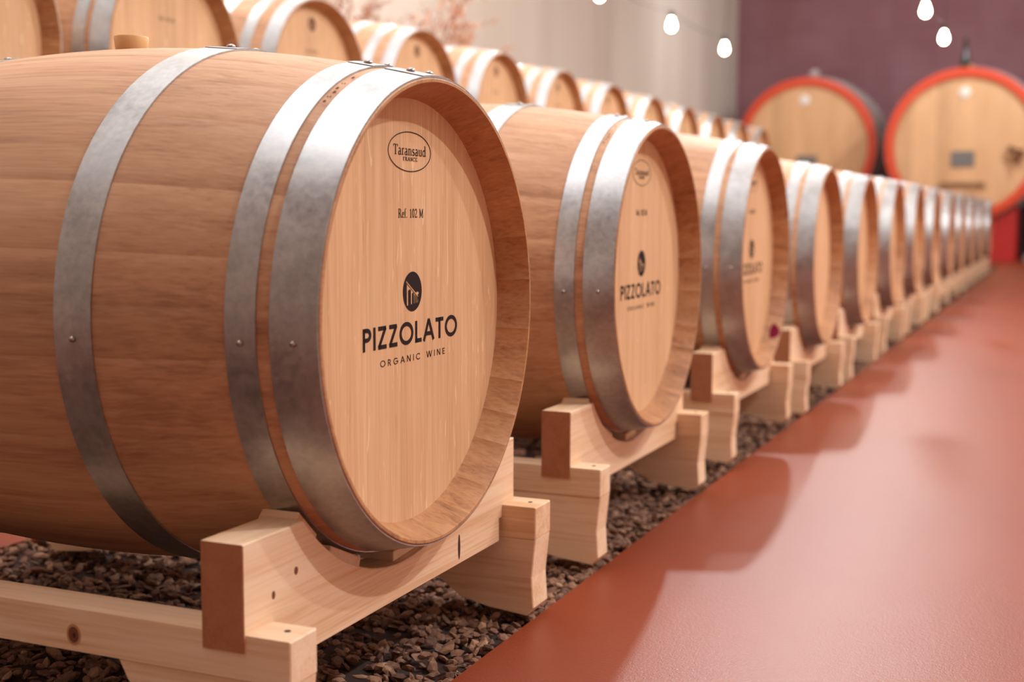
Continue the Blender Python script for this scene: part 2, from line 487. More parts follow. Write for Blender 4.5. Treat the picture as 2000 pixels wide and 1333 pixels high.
SERIF = {
    'T': (.66, [([(.33, .03), (.33, .97)], 1.2), ([(.04, .96), (.62, .96)], TN), ([(.05, .97), (.04, .76)], TN), ([(.61, .97), (.62, .76)], TN), ([(.2, .02), (.46, .02)], TN)]),
    'a': (.48, [([(.34, .06), (.34, .48)], TH), (arc(.21, .47, .13, .17, 0, 150, 8), .6), (arc(.2, .17, .15, .16, 70, 300, 14), .8), ([(.34, .05), (.46, .03)], .5)]),
    'r': (.38, [([(.12, .03), (.12, .62)], TH), ([(.02, .02), (.25, .02)], TN), ([(.02, .6), (.12, .63)], TN), (arc(.26, .46, .12, .17, 150, 50, 6), .7)]),
    'n': (.56, [([(.12, .03), (.12, .62)], TH), ([(.42, .03), (.42, .45)], TH), (arc(.27, .45, .15, .18, 180, 0, 10), .6), ([(.03, .02), (.23, .02)], TN), ([(.33, .02), (.53, .02)], TN), ([(.02, .6), (.12, .63)], TN)]),
    's': (.40, [(arc(.19, .48, .12, .14, 20, 250, 12), .7), (arc(.19, .17, .13, .15, 70, -160, 12), .8), ([(.10, .38), (.28, .28)], 1.0)]),
    'u': (.56, [([(.12, .6), (.12, .2)], TH), ([(.42, .03), (.42, .62)], TH), (arc(.27, .2, .15, .18, 180, 350, 10), .6), ([(.03, .62), (.12, .62)], TN), ([(.33, .62), (.42, .62)], TN), ([(.42, .03), (.53, .04)], TN)]),
    'd': (.54, [([(.40, .03), (.40, 1.02)], TH), (arc(.24, .31, .18, .29, 30, 330, 18), .75), ([(.3, 1.0), (.40, 1.02)], TN), ([(.40, .03), (.52, .04)], TN)]),
    'R': (.70, [([(.14, .03), (.14, .97)], TH), ([(.14, .96)]+arc(.34, .73, .18, .23, 90, -90, 10)+[(.14, .5)], .7), ([(.33, .5), (.62, .03)], TH), ([(.03, .02), (.27, .02)], TN), ([(.03, .97), (.2, .97)], TN), ([(.55, .02), (.7, .02)], TN)]),
    'e': (.46, [(arc(.23, .31, .17, .29, 0, 310, 18), .75), ([(.07, .34), (.40, .34)], TN)]),
    'f': (.34, [([(.14, .03), (.14, .8)], TH), (arc(.27, .8, .13, .2, 180, 60, 6), .6), ([(.02, .6), (.3, .6)], TN), ([(.04, .02), (.26, .02)], TN)]),
    '.': (.24, [([(.1, .0), (.1, .1)], 1.2)]),
    '1': (.5, [([(.27, .03), (.27, .97)], TH), ([(.12, .82), (.27, .97)], TN), ([(.12, .02), (.42, .02)], TN)]),
    '0': (.52, [(arc(.26, .5, .19, .47, 0, 360, 24), .75)]),
    '2': (.52, [(arc(.24, .72, .17, .26, 170, -30, 12)+[(.06, .06)], .75), ([(.05, .05), (.46, .05)], TH), ([(.46, .05), (.48, .2)], TN)]),
    'M': (.92, [([(.15, .03), (.15, .97)], TN), ([(.15, .97), (.45, .1)], TH), ([(.45, .1), (.75, .97)], TN), ([(.77, .03), (.77, .97)], TH), ([(.04, .02), (.26, .02)], TN), ([(.66, .02), (.9, .02)], TN), ([(.03, .97), (.15, .97)], TN), ([(.77, .97), (.9, .97)], TN)]),
    'F': (.6, [([(.16, .03), (.16, .97)], TH), ([(.05, .97), (.56, .97)], TN), ([(.16, .5), (.42, .5)], TN), ([(.56, .97), (.56, .78)], TN), ([(.05, .02), (.3, .02)], TN)]),
    'A': (.72, [([(.1, .03), (.36, 1)], TN), ([(.36, 1), (.62, .03)], TH), ([(.2, .34), (.52, .34)], TN), ([(.0, .02), (.2, .02)], TN), ([(.5, .02), (.74, .02)], TN)]),
    'N': (.74, [([(.15, .03), (.15, .97)], TN), ([(.15, .97), (.62, .03)], TH), ([(.62, .03), (.62, .97)], TN), ([(.04, .02), (.26, .02)], TN), ([(.5, .97), (.74, .97)], TN)]),
    'C': (.68, [(arc(.36, .5, .28, .47, 45, 315, 20), .8), ([(.58, .97), (.58, .7)], TN)]),
    'E': (.62, [([(.16, .03), (.16, .97)], TH), ([(.05, .97), (.56, .97)], TN), ([(.16, .5), (.42, .5)], TN), ([(.05, .03), (.58, .03)], TN), ([(.56, .97), (.56, .78)], TN), ([(.58, .03), (.58, .24)], TN)]),
    ' ': (.3, []),
}


def stroke(mb, pts, wd, X, ox, oz, sx, sz, th=.0004):
    """flat ribbon along pts in the YZ plane at x = X"""
    P2 = [Vector((ox+p[0]*sx, oz+p[1]*sz)) for p in pts]
    closed = (P2[0]-P2[-1]).length < 1e-6
    if closed: P2 = P2[:-1]
    n = len(P2); L = []; Rr = []
    for i in range(n):
        if closed: a, b, c = P2[i-1], P2[i], P2[(i+1) % n]
        else: a, b, c = P2[max(i-1, 0)], P2[i], P2[min(i+1, n-1)]
        d1 = (b-a); d2 = (c-b)
        if d1.length < 1e-9: d1 = d2
        if d2.length < 1e-9: d2 = d1
        d1.normalize(); d2.normalize()
        n1 = Vector((-d1.y, d1.x)); n2 = Vector((-d2.y, d2.x)); k = n1+n2
        k = k/max(.5, k.dot(n1)) if k.length > 1e-6 else n1
        L.append(b+k*wd/2); Rr.append(b-k*wd/2)
    vs = [(X, q.x, q.y) for q in L]+[(X, q.x, q.y) for q in Rr]
    m = n if closed else n-1
    fs = [(i, (i+1) % n, n+(i+1) % n, n+i) for i in range(m)]
    vs2 = [(X+th, a[1], a[2]) for a in vs]
    k0 = len(vs)
    f2 = [tuple(j+k0 for j in q) for q in fs]
    if closed:
        side = []
        for i in range(n): side += [(i, (i+1) % n, (i+1) % n+k0, i+k0), (n+i, n+(i+1) % n, n+(i+1) % n+k0, n+i+k0)]
    else:
        side = []
        for i in range(n-1): side += [(i, i+1, i+1+k0, i+k0), (n+i, n+i+1, n+i+1+k0, n+i+k0)]
        side += [(0, n, n+k0, k0), (n-1, 2*n-1, 2*n-1+k0, n-1+k0)]
    mb.add(vs+vs2, fs+f2+side)


def text(mb, s, font, X, y0, y1, z0, h, wt, gap=.12):
    """fit string s between y0 and y1 with baseline z0 and cap height h"""
    tot = sum(font[c][0] for c in s)+gap*(len(s)-1)
    sx = (y1-y0)/tot; u = y0
    for c in s:
        wd, st = font[c]
        for pts, wm in st: stroke(mb, pts, wt*wm, X, u, z0, sx, h)
        u += (wd+gap)*sx


# ------------------------------------------------------------------ the wine barrel
LEN, RB, KK = 0.92, 0.333, 0.255


def rad(x): return RB-KK*(x+LEN/2)**2     # wood radius; x runs from 0 (front) to -LEN


HOOPS_A = (('head_hoop', -.0520, -.0016), ('quarter_hoop', -.1000, -.0668), ('bilge_hoop', -.3010, -.2545))
HOOPS_B = (('head_hoop', -.0480, -.0016), ('quarter_hoop', -.1220, -.0860), ('bilge_hoop', -.2280, -.1900))


def barrel_parts(root, detail=True, marks=True, seed=1, hoops=HOOPS_A):
    rnd = random.Random(seed)
    # staves: outer belly, stave ends and inner chime at both ends, one groove per joint
    nst = 27
    ws = [rnd.uniform(.75, 1.3) for _ in range(nst)]; tot = sum(ws)
    angs = []; a = rnd.uniform(0, .2)
    stv = []
    for k, wv in enumerate(ws):
        d = 2*PI*wv/tot; stv.append((a, a+d, rnd.random()*.98+.01)); a += d
    cols = []   # (angle, groove, tone of following strip)
    for (s0, s1, tn) in stv:
        e = .0022
        cols.append((s0, 1, tn)); cols.append((s0+e, 0, tn))
        for j in range(1, 4): cols.append((s0+(s1-s0)*j/4, 0, tn))
        cols.append((s1-e, 0, tn))
    xs = [-LEN*i/22 for i in range(23)]
    gr = .0006
    prof = [(-.043, .2575, 0), (-.032, .2625, gr*.6), (0-.0012, .2735, gr*.6), (0, .2745, gr*.3), (0, .2780, gr*.3)]
    out = [(x if i else -.0010, rad(x), .00014) for i, x in enumerate(xs)]
    out[-1] = (-LEN+.001, rad(-LEN), .00006)
    prof += out + [(-LEN, .2780, 0), (-LEN, .2745, 0), (-LEN+.032, .2625, 0), (-LEN+.043, .2575, 0)]
    mb = MB(); n = len(cols)
    vs = [(x, (r-(g if c[1] else 0))*math.sin(c[0]), (r-(g if c[1] else 0))*math.cos(c[0])) for (x, r, g) in prof for c in cols]
    base_n = len(prof)
    mb.v = vs
    for k in range(base_n-1):
        mi = 1 if (k < 4 or k >= base_n-5) else 0
        for i in range(n):
            j = (i+1) % n
            mb.f.append((k*n+i, k*n+j, (k+1)*n+j, (k+1)*n+i)); mb.m.append(mi); mb.tone.append(cols[i][2])
    mb.build('staves', [mat_stave, mat_chime], root, smooth=True, angle=28)
    # heads
    mb = MB(); mb.lathe([(-.052, .2590), (-.043, .2590)], 'X', 72)
    mb.build('head', mat_head, root)
    mb = MB(); mb.lathe([(-LEN+.043, .2590), (-LEN+.052, .2590)], 'X', 48)
    mb.build('back_head', mat_head, root)
    # hoops with the lapped ends on top
    def hoop(x0, x1, name):
        th = .0019
        m = 4; st = [x0+(x1-x0)*i/m for i in range(m+1)]
        pr = [(x, rad(x)+.0003) for x in st]+[(x, rad(x)+th) for x in reversed(st)]
        mb = MB(); mb.lathe(pr, 'X', 96, closed=True)
        lap = [(x, rad(x)+th+.0001) for x in st]+[(x, rad(x)+th*1.55) for x in reversed(st)]
        mb.lathe(lap, 'X', 10, a0=-.165, a1=.105, closed=True)
        h = mb.build(name, mat_hoop, root, smooth=True, angle=40)
        if detail:
            xc = (x0+x1)/2
            for (ang, rr, lift) in ((-.102, .0058, th*1.55), (.062, .0058, th*1.55), (-1.617, .0036, th)):
                r0 = rad(xc)+lift-.0002
                mb = MB()
                mb.lathe([(0, rr), (.0012, rr), (.0030, rr*.80), (.0042, rr*.35)], 'Z', 14)
                o = mb.build('rivet', mat_rivet, h, smooth=True)
                o.rotation_euler = (-ang, 0, 0)
                o.location = (xc, r0*math.sin(ang), r0*math.cos(ang))
        return h
    for nm, x0, x1 in hoops:
        hoop(x0, x1, nm); hoop(-LEN-x1, -LEN-x0, nm)
    # silicone bung
    mb = MB(); z0 = RB-.004
    mb.lathe([(z0, .0180), (z0+.003, .0205), (z0+.021, .0225), (z0+.023, .0218), (z0+.0215, .018)], 'Z', 28, c=(-LEN/2, 0, 0))
    mb.build('bung', mat_silicone, root, smooth=True)
    if marks:
        X = -.0429
        mb = MB()
        text(mb, 'PIZZOLATO', SANS, X, -.1195, .1285, -.0392, .0268, .0050, .10)
        mb.build('winery_name', mat_ink, root)
        mb = MB()
        text(mb, 'ORGANIC WINE', SANS, X, -.0790, .0915, -.0608, .0080, .00095, .42)
        mb.build('winery_motto', mat_ink, root)
        # emblem: dark disc with a pale colonnade left open
        emblem(root, X, .0028, .0246, .0243)
        mb = MB()
        stroke(mb, arc(0, 0, .0545, .0236, 0, 360, 64), .0011, X, -.0018, .1938, 1, 1)
        text(mb, 'Taransaud', SERIF, X, -.0440, .0400, .1896, .0122, .00145, .03)
        text(mb, 'FRANCE', SERIF, X, -.0200, .0170, .1828, .0046, .0006, .06)
        mb.build('cooper_mark', mat_ink, root)
        mb = MB()
        text(mb, 'Ref. 102 M', SERIF, X, -.0325, .0325, .1146, .0108, .00105, .06)
        mb.build('reference_mark', mat_ink, root)
    if detail:
        mb = MB(); xs_ = -.0608
        for q, (a, w_) in enumerate(((-.60, .004), (-.565, .003), (-.525, .0045), (-.49, .0045), (-.445, .002), (-.37, .004))):
            for dx in (-.0018, 0, .0018):
                if (q+int(dx*1000)) % 3 == 1: continue
                r = rad(xs_)+.0002
                c = Vector((xs_+dx, r*math.sin(a), r*math.cos(a)))
                tn = Vector((0, math.cos(a), -math.sin(a)))
                nn = Vector((0, math.sin(a), math.cos(a)))
                A = Vector((.0006, 0, 0)); B = tn*w_/2
                vv = [c-A-B, c+A-B, c+A+B, c-A+B]
                mb.add(vv+[p_+nn*.0003 for p_ in vv], [(0, 1, 2, 3), (4, 5, 6, 7), (0, 1, 5, 4), (1, 2, 6, 5), (2, 3, 7, 6), (3, 0, 4, 7)])
        mb.build('branded_number', mat_ink_soft, root)


def emblem(root, X, cy, cz, R, ink=None):
    """round emblem: filled disc minus a receding colonnade, built as filled cells"""
    N = 190
    def inside(u, v):     # u right, v up, unit circle; True where ink
        if u*u+v*v > 1: return False
        if .40 < u < .70 and -.19+.25*abs(u-.55) < v < -.02-.3*abs(u-.55): return False
        if -.67 < u < .64:
            top = .60-(u+.67)*.64
            if top-.105 < v < top: return False                 # architrave
            lo = -.69+(u+.6)*.09
            if u > -.61 and lo < v < top-.145:                   # wall with arches
                for (a, b) in ((-.44, -.18), (-.03, .14), (.22, .295), (.36, .415), (.465, .505), (.55, .585)):
                    if a < u < b:
                        m_ = (a+b)/2; hw = (b-a)/2
                        head = .02-(m_+.31)*.40+min(.10, hw*.75)*math.sqrt(max(0, 1-((u-m_)/hw)**2))
                        if v < head: return True
                return False
        return True
    mb = MB(); h = 2.0/N; th = .0004
    for i in range(N):
        v0 = -1+i*h; v = v0+h/2; run = None
        for j in range(N+1):
            on = j < N and inside(-1+(j+.5)*h, v)
            if on and run is None: run = j
            if not on and run is not None:
                u0, u1 = -1+run*h, -1+j*h
                q = [(X+th, cy+u0*R, cz+v0*R), (X+th, cy+u1*R, cz+v0*R), (X+th, cy+u1*R, cz+(v0+h)*R), (X+th, cy+u0*R, cz+(v0+h)*R)]
                mb.add(q, [(0, 1, 2, 3)]); run = None
    mb.build('winery_emblem', ink or mat_ink, root, fixn=False)


# front row positions along the row (y) and small height differences
ROW_Y = [0, .924, 1.859, 2.785, 3.68, 4.63, 5.55, 6.52, 7.62, 8.62, 9.75, 10.95, 12.4]
ROW_Z = [0, .004, .010, -.010, -.0127, -.006, 0, 0, 0, 0, 0, 0, 0]
BASE = -.333     # lowest point of the belly below the axis
front_labels = [
    'large sharp oak wine barrel nearest the camera, marked Ref. 102 M on its head',
    'second oak wine barrel of the front row, just behind the sharp foreground barrel',
    'third oak wine barrel of the front row, with a purple stain on its rim',
    'fourth oak wine barrel of the front row, right behind the one with the purple stain',
    'fifth oak wine barrel of the front row counted from the camera',
    'sixth oak wine barrel of the front row counted from the camera',
    'seventh oak wine barrel of the front row counted from the camera',
    'eighth oak wine barrel of the front row, first one lying on the long timber rails',
    'ninth oak barrel of the front row, fifth from its far end',
    'blurred oak barrel on the long rails, fourth from the far end of the front row',
    'blurred oak barrel on the long rails, third from the far end of the front row',
    'blurred oak barrel on the long rails, next to last of the front row',
    'farthest oak wine barrel of the front row, in front of the red cask stand',
]
back_labels = [
    'rear row oak barrel at the top left corner, cut by the frame',
    'rear row oak barrel directly behind the beige bung of the foreground barrel',
    'rear row oak barrel above the hoops of the foreground barrel, third from the left',
    'rear row oak barrel below the dried branches, fourth from the left',
    'rear row oak barrel with a bright glint on its top hoop, fifth from left',
    'rear row oak barrel, sixth from the left, above the second front barrel',
    'rear row oak barrel, seventh from left, above the second front head',
    'rear row oak barrel, eighth from left, just left of the third front barrel',
    'small blurred oak wine barrel of the rear row, fourth from its far right end',
    'small blurred oak wine barrel of the rear row, third from its far right end',
    'small blurred rear row oak barrel, next to last before the left cask',
    'last, smallest oak barrel of the rear row, overlapping the left red rimmed cask',
]
b0 = empty('wine_barrel', (0, 0, BASE), front_labels[0], 'barrel', 'oak barrels in the front row')

barrel_parts(b0)
for ch in children(b0): ch.location = Vector(ch.location)+Vector((0, 0, -BASE))

for i in range(1, len(ROW_Y)):
    c = copy_tree(b0, None, (0 if i != 2 else -.002, ROW_Y[i], BASE+ROW_Z[i]), skip=('winery', 'cooper', 'reference') if i > 2 else ())
    c['label'] = front_labels[i]
    if i == 2:
        # wine stain on the lower right chime of the third barrel
        mb = MB(); a0, a1 = 2.32, 2.52; n = 14; vs = []
        ring = []
        for q in range(n):
            tt = 2*PI*q/n; wob = 1+.12*math.sin(3*tt)
            ang = (a0+a1)/2+(a1-a0)/2*math.cos(tt)*wob; s_ = .5+.42*math.sin(tt)*wob
            xx = -.0012-s_*.0300; rr = .2735-s_*.0109-.0004
            ring.append((xx, rr*math.sin(ang), rr*math.cos(ang)))
        cx_ = tuple(sum(p_[k] for p_ in ring)/n for k in range(3))
        lift = [(p_[0]+.0002, p_[1]*.9985, p_[2]*.9985) for p_ in ring]
        mb.add(ring+lift, [tuple(range(n)), tuple(range(n, 2*n))[::-1]]+[(q, (q+1) % n, n+(q+1) % n, n+q) for q in range(n)])
        o = mb.build('wine_stain', mat_wine, c, loc=(0, 0, -BASE)); o['label'] = 'dark purple wine stain on the rim'

ROW2_X, ROW2_Z = -1.505, .519
def rear_barrel(k, **kw):
    r = empty('wine_barrel', (ROW2_X, .7325+.7217*k, ROW2_Z+BASE), back_labels[k], 'barrel', 'oak barrels in the raised rear row')
    barrel_parts(r, detail=False, marks=False, **kw)
    emblem(r, -.0429, .0028, .205, .021, mat_ink_soft)
    mb = MB(); text(mb, 'Ref. 102 M', SERIF, -.0429, -.0325, .0325, .1146, .0108, .00105, .06)
    mb.build('reference_mark', mat_ink, r)
    for ch in children(r): ch.location = Vector(ch.location)+Vector((0, 0, -BASE))
    return r


rA = rear_barrel(0, seed=3)
rB = rear_barrel(2, seed=5, hoops=HOOPS_B)
for i in range(1, 12):
    if i == 2: continue
    c = copy_tree(rA if i < 2 else rB, None, (ROW2_X, .7325+.7217*i, ROW2_Z+BASE))
    c['label'] = back_labels[i]

# ------------------------------------------------------------------ cradles under the front barrels
SX0, SX1 = -.105, -.053
RS = .313


def saddle_mb(x0, x1):
    zt, zb, L = -.2116, -.357, .343
    ya = math.sqrt(RS*RS-zt*zt)
    pts = [(-L, -.3235), (-L, zt), (-ya, zt)]
    a = math.atan2(ya, -zt)
    for i in range(1, 24):
        t_ = -a+2*a*i/24; pts.append((RS*math.sin(t_), -RS*math.cos(t_)))
    pts += [(ya, zt), (L, zt), (L, -.3235), (.290, -.3235), (.290, zb), (-.290, zb), (-.290, -.3235)]
    mb = MB(); mb.prism(pts, x0, x1, 'X', 0, .0012)
    for i, f_ in enumerate(mb.f):     # sawn end grain at the two plank ends, shade put into its colour
        if len(f_) == 4 and all(abs(abs(mb.v[j][1])-L) < .002 for j in f_): mb.m[i] = 1
    return mb


def cradle():
    e = empty('barrel_cradle', (0, 0, FLOOR_Z), None, 'barrel stand', 'pine cradles under the front barrels')
    def up(o): o.location = Vector(o.location)+Vector((0, 0, -FLOOR_Z)); return o
    pads = [(-.74, .050), (-.42, .075), (.07, .062), (.40, .07), (.74, .05)]
    for (x0, x1, sgn) in ((SX0, SX1, 1), (-LEN-SX1, -LEN-SX0, -1)):
        s_ = up(saddle_mb(x0, x1).build('saddle', [pine['Y'], mat_end_shade], e))
        for (a, w_) in pads:
            mb = MB(); r1_, r0_ = RS+.001, .3012
            xa, xb = (x0-.008, x1-.012) if sgn > 0 else (x0+.012, x1+.008)
            hw = w_/2/RS
            poly = [(r0_*math.sin(a-hw), -r0_*math.cos(a-hw)), (r0_*math.sin(a+hw), -r0_*math.cos(a+hw)), (r1_*math.sin(a+hw), -r1_*math.cos(a+hw)), (r1_*math.sin(a-hw), -r1_*math.cos(a-hw))]
            mb.prism(poly, xa, xb, 'X', 0, .001)
            mb.build('chock', pine['X'], s_)
    for sgn in (-1, 1):
        # side beam, notched by the saddles at its outer face only visually: saddle ends lie over it
        y0, y1 = (-.3405, -.2905) if sgn < 0 else (.3005-.0, .3590)
        mb = MB(); mb.prism([(y0, -.352), (y1, -.352), (y1, -.305), (y0, -.305)], -LEN, 0.0, 'X', 0, .0015)
        bm_ = up(mb.build('side_beam', pine['X'], e))
        for (xa, xb, front) in ((-.205, -.0002, True), (-LEN+.0002, -LEN+.205, False)):
            zb = FLOOR_Z-.004
            if front: pts = [(xa-.012, -.352), (xa, -.374), (xa+.045, -.425), (xa+.085, -.452), (xa+.13, -.462), (xb-.014, -.468), (xb-.003, -.455), (xb-.006, -.41), (xb, -.352)]
            else: pts = [(xb+.012, -.352), (xb, -.374), (xb-.045, -.425), (xb-.085, -.452), (xb-.13, -.462), (xa+.012, -.468), (xa+.001, -.455), (xa+.004, -.41), (xa, -.352)]
            mb = MB(); mb.prism(pts, y0+.001, y1-.001, 'Y', 0, .0015)
            up(mb.build('foot', pine['X'], e))
        mb = MB(); mb.lathe([(-.3052, .0035), (-.3046, .0035)], 'Z', 10, c=(-.022, (y0+y1)/2+.004, 0))
        mb.build('screw_hole', mat_crack, bm_)
    return e


c0 = cradle()
crad_labels = [
    'light pine cradle under the foreground barrel, with knots and a dark resin crack',
    'pine cradle under the second barrel of the front row',
    'pine cradle under the front barrel that has the purple stain',
    'blurred pine cradle under the fourth barrel of the front row',
    'blurred pine cradle under the fifth barrel of the front row',
    'blurred pine cradle under the sixth barrel of the front row',
    'blurred pine cradle under the seventh front barrel',
]
c0['label'] = crad_labels[0]
for i in range(1, 7):
    c = copy_tree(c0, None, (0, ROW_Y[i], FLOOR_Z+ROW_Z[i])); c['label'] = crad_labels[i]


def disc(parent, name, mat, cen, nrm, ra, rb, off):
    """thin inlay disc on a plank face; nrm 'X' or 'Y-' """
    mb = MB(); n = 18; ring = []
    for q in range(n):
        t_ = 2*PI*q/n; u, v = ra*math.cos(t_), rb*math.sin(t_)
        ring.append((cen[0], cen[1]+u, cen[2]+v) if nrm == 'X' else (cen[0]+u, cen[1], cen[2]+v))
    d = (.0003, 0, 0) if nrm == 'X' else (0, -.0003, 0)
    top = [tuple(p_[k]+d[k] for k in range(3)) for p_ in ring]
    mb.add(ring+top, [tuple(range(n)), tuple(range(n, 2*n))]+[(q, (q+1) % n, n+(q+1) % n, n+q) for q in range(n)])
    return mb.build(name, mat, parent, loc=off)


sad = [o for o in c0.children if o.name.startswith('saddle')][0]
bea = [o for o in c0.children if o.name.startswith('side_beam')][0]
disc(sad, 'knot', mat_knot, (SX1, -.247, -.262), 'X', .0035, .0045, (0, 0, 0))
disc(sad, 'knot', mat_knot, (SX1, -.290, -.277), 'X', .003, .0045, (0, 0, 0))
disc(sad, 'resin_crack', mat_crack, (SX1, .155, -.333), 'X', .0034, .0175, (0, 0, 0))
k_ = disc(bea, 'knot', mat_ring, (-.275, -.3405, -.334), 'Y-', .0098, .0120, (0, 0, 0))
k_ = disc(bea, 'knot', mat_knot, (-.275, -.3408, -.334), 'Y-', .0070, .0090, (0, 0, 0))
k_ = disc(bea, 'knot', mat_crack, (-.2740, -.3411, -.3345), 'Y-', .0016, .0030, (0, 0, 0))

# long timber rails carrying the far barrels of the front row
e = empty('timber_rail', (-.08, 6.95, FLOOR_Z), 'long light pine rail frame under the far barrels of the front row', 'barrel stand')
for xa in (-.13, -LEN+.05):
    mb = MB(); mb.box(xa, xa+.085, 7.02-6.95, 13.35-6.95, FLOOR_Z+.07, -.302, b=.002)
    mb.build('rail', pine['Y'], e, loc=(.08, 0, -FLOOR_Z))
    for k in range(8):
        yy = 7.1-6.95+k*.86
        mb = MB(); mb.box(xa-.01, xa+.095, yy, yy+.10, FLOOR_Z-.006, FLOOR_Z+.07, b=.002)
        mb.build('foot', pine['X'], e, loc=(.08, 0, -FLOOR_Z))
    for i in range(8, 13):
        for s_ in (-1, 1):
            yy = ROW_Y[i]-6.95+s_*.16
            mb = MB(); mb.prism([(yy-.05, -.302), (yy+.05, -.302), (yy+s_*.05, -.232 if True else 0)], xa+.01, xa+.075, 'X', 0, .001)
            mb.build('chock', pine['X'], e, loc=(.08, 0, -FLOOR_Z))
c = copy_tree(c0, None, (0, ROW_Y[7], FLOOR_Z)); c['label'] = 'pine cradle under the eighth front barrel, at the start of the long rails'
b_lab = 'eighth oak wine barrel of the front row, at the near end of the long timber rails'

# rack under the raised rear row
e = empty('barrel_rack', (ROW2_X-.46, 4.7, FLOOR_Z), 'timber rack carrying the raised rear row of oak barrels', 'barrel rack')
zt = ROW2_Z-.3005
for xa in (-.14, -.86):
    mb = MB(); mb.box(ROW2_X+xa, ROW2_X+xa+.08, .3, 9.1, zt-.14, zt, b=.002)
    mb.build('rail', pine['Y'], e, loc=(-(ROW2_X-.46), -4.7, -FLOOR_Z))
    for k in range(8):
        yy = .35+k*1.24
        mb = MB(); mb.box(ROW2_X+xa+.0, ROW2_X+xa+.08, yy-.04, yy+.04, FLOOR_Z, zt-.14, b=.002)
        mb.build('leg', pine['Z'], e, loc=(-(ROW2_X-.46), -4.7, -FLOOR_Z))
for k in range(8):
    yy = .35+k*1.24
    mb = MB(); mb.box(ROW2_X-.86+.08, ROW2_X-.14, yy-.03, yy+.03, zt-.13, zt-.05, b=.002)
    mb.build('crosspiece', pine['X'], e, loc=(-(ROW2_X-.46), -4.7, -FLOOR_Z))

# ------------------------------------------------------------------ gravel
t = NT('gravel_stone')
at = t.n('ShaderNodeAttribute', attribute_name='tone')
nz = t.noise(t.coords((1, 1, 1), False), 160.0, 3, .6)
col = t.ramp(at.outputs['Fac'], [(0.0, lin(76, 50, 40)), (.35, lin(116, 78, 60)), (.7, lin(150, 108, 82)), (1.0, lin(192, 150, 118))])
t.base(t.mix(.35, col, t.ramp(nz, [(.3, lin(66, 42, 36)), (.7, lin(168, 130, 106))])), .75, 0, .3)
mat_stone = t.m
mat_bed = plain('gravel_soil', lin(56, 36, 30), .95)
PHI = (1+5**.5)/2
ICO_V = [Vector(v).normalized() for v in ((-1, PHI, 0), (1, PHI, 0), (-1, -PHI, 0), (1, -PHI, 0), (0, -1, PHI), (0, 1, PHI), (0, -1, -PHI), (0, 1, -PHI), (PHI, 0, -1), (PHI, 0, 1), (-PHI, 0, -1), (-PHI, 0, 1))]
ICO_F = [(0, 11, 5), (0, 5, 1), (0, 1, 7), (0, 7, 10), (0, 10, 11), (1, 5, 9), (5, 11, 4), (11, 10, 2), (10, 7, 6), (7, 1, 8), (3, 9, 4), (3, 4, 2), (3, 2, 6), (3, 6, 8), (3, 8, 9), (4, 9, 5), (2, 4, 11), (6, 2, 10), (8, 6, 7), (9, 8, 1)]
mb = MB()
mb.box(BED_X0+.002, BED_X1-.002, -2.19, BED_Y1-.01, FLOOR_Z-.034, FLOOR_Z-.012, 1)
mb.tone = [.1]*6
rg = random.Random(11)


def stones(cnt, x0, x1, y0, y1, s0, s1):
    for _ in range(cnt):
        x, y = rg.uniform(x0, x1), rg.uniform(y0, y1)
        s_ = rg.uniform(s0, s1)
        x = min(max(x, BED_X0+s_), BED_X1-s_*.55)
        z = FLOOR_Z-.012+rg.random()**1.4*.014
        sx, sy, sz = s_*rg.uniform(.7, 1.25), s_*rg.uniform(.5, .9), s_*rg.uniform(.22, .5)
        q = Matrix.Rotation(rg.uniform(0, 6.28), 3, 'Z') @ Matrix.Rotation(rg.gauss(0, .45), 3, 'X') @ Matrix.Rotation(rg.gauss(0, .4), 3, 'Y')
        o = Vector((x, y, z))
        vs = []
        for v in ICO_V:
            k = rg.uniform(.72, 1.2)
            vs.append(q @ Vector((v.x*sx*k, v.y*sy*k, v.z*sz*k))+o)
        mb.add(vs, ICO_F, 0, min(1, max(.01, rg.gauss(.42, .24))))


stones(9500, BED_X0, BED_X1, -.75, 1.1, .0075, .0145)
stones(2600, -.35, BED_X1, .2, 2.4, .008, .015)
stones(3000, BED_X0, BED_X1, 1.1, 4.5, .010, .020)
stones(3500, -.45, BED_X1, 2.2, 14.8, .012, .022)
tag(mb.build('gravel', [mat_stone, mat_bed], None, fixn=False), 'bed of crushed reddish brown stone chips under the front row of barrels', 'gravel', kind='stuff')

# ------------------------------------------------------------------ string lights
def pear():
    mb = MB()
    mb.lathe([(-.100, .004), (-.097, .014), (-.088, .024), (-.074, .0305), (-.058, .031), (-.040, .026), (-.020, .0175), (-.006, .0145), (0, .014)], 'Z', 20)
    return mb


STR = {'left': (-2.14, (2.2, 3.7, 5.2, 6.7, 8.2, 9.7)), 'mid': (-.277, (5.2, 6.7, 8.2, 9.7)), 'aisle': (1.55, (5.2, 6.7, 8.2, 9.7))}
XOFF = {('left', 6.7): -.04, ('left', 8.2): .01, ('left', 9.7): .05}
BZ = 1.575
seen_lab = {('left', 6.7): 'glowing pear bulb cut by the top edge above the rear barrels',
            ('left', 8.2): 'glowing pear bulb hanging in front of the cream wall',
            ('left', 9.7): 'glowing pear bulb hanging beside the corner where cream and maroon walls meet',
            ('mid', 8.2): 'glowing pear bulb at the top right, upper one of the pair over the right cask',
            ('mid', 9.7): 'glowing pear bulb at the top right, lower one of the pair over the right cask'}
cable_lab = {'left': 'thin black cable carrying the bulbs in front of the cream wall',
             'mid': 'thin black cable carrying the bulb pair at the top right',
             'aisle': 'thin black cable of bulbs over the aisle, right of the picture'}
b_first = None
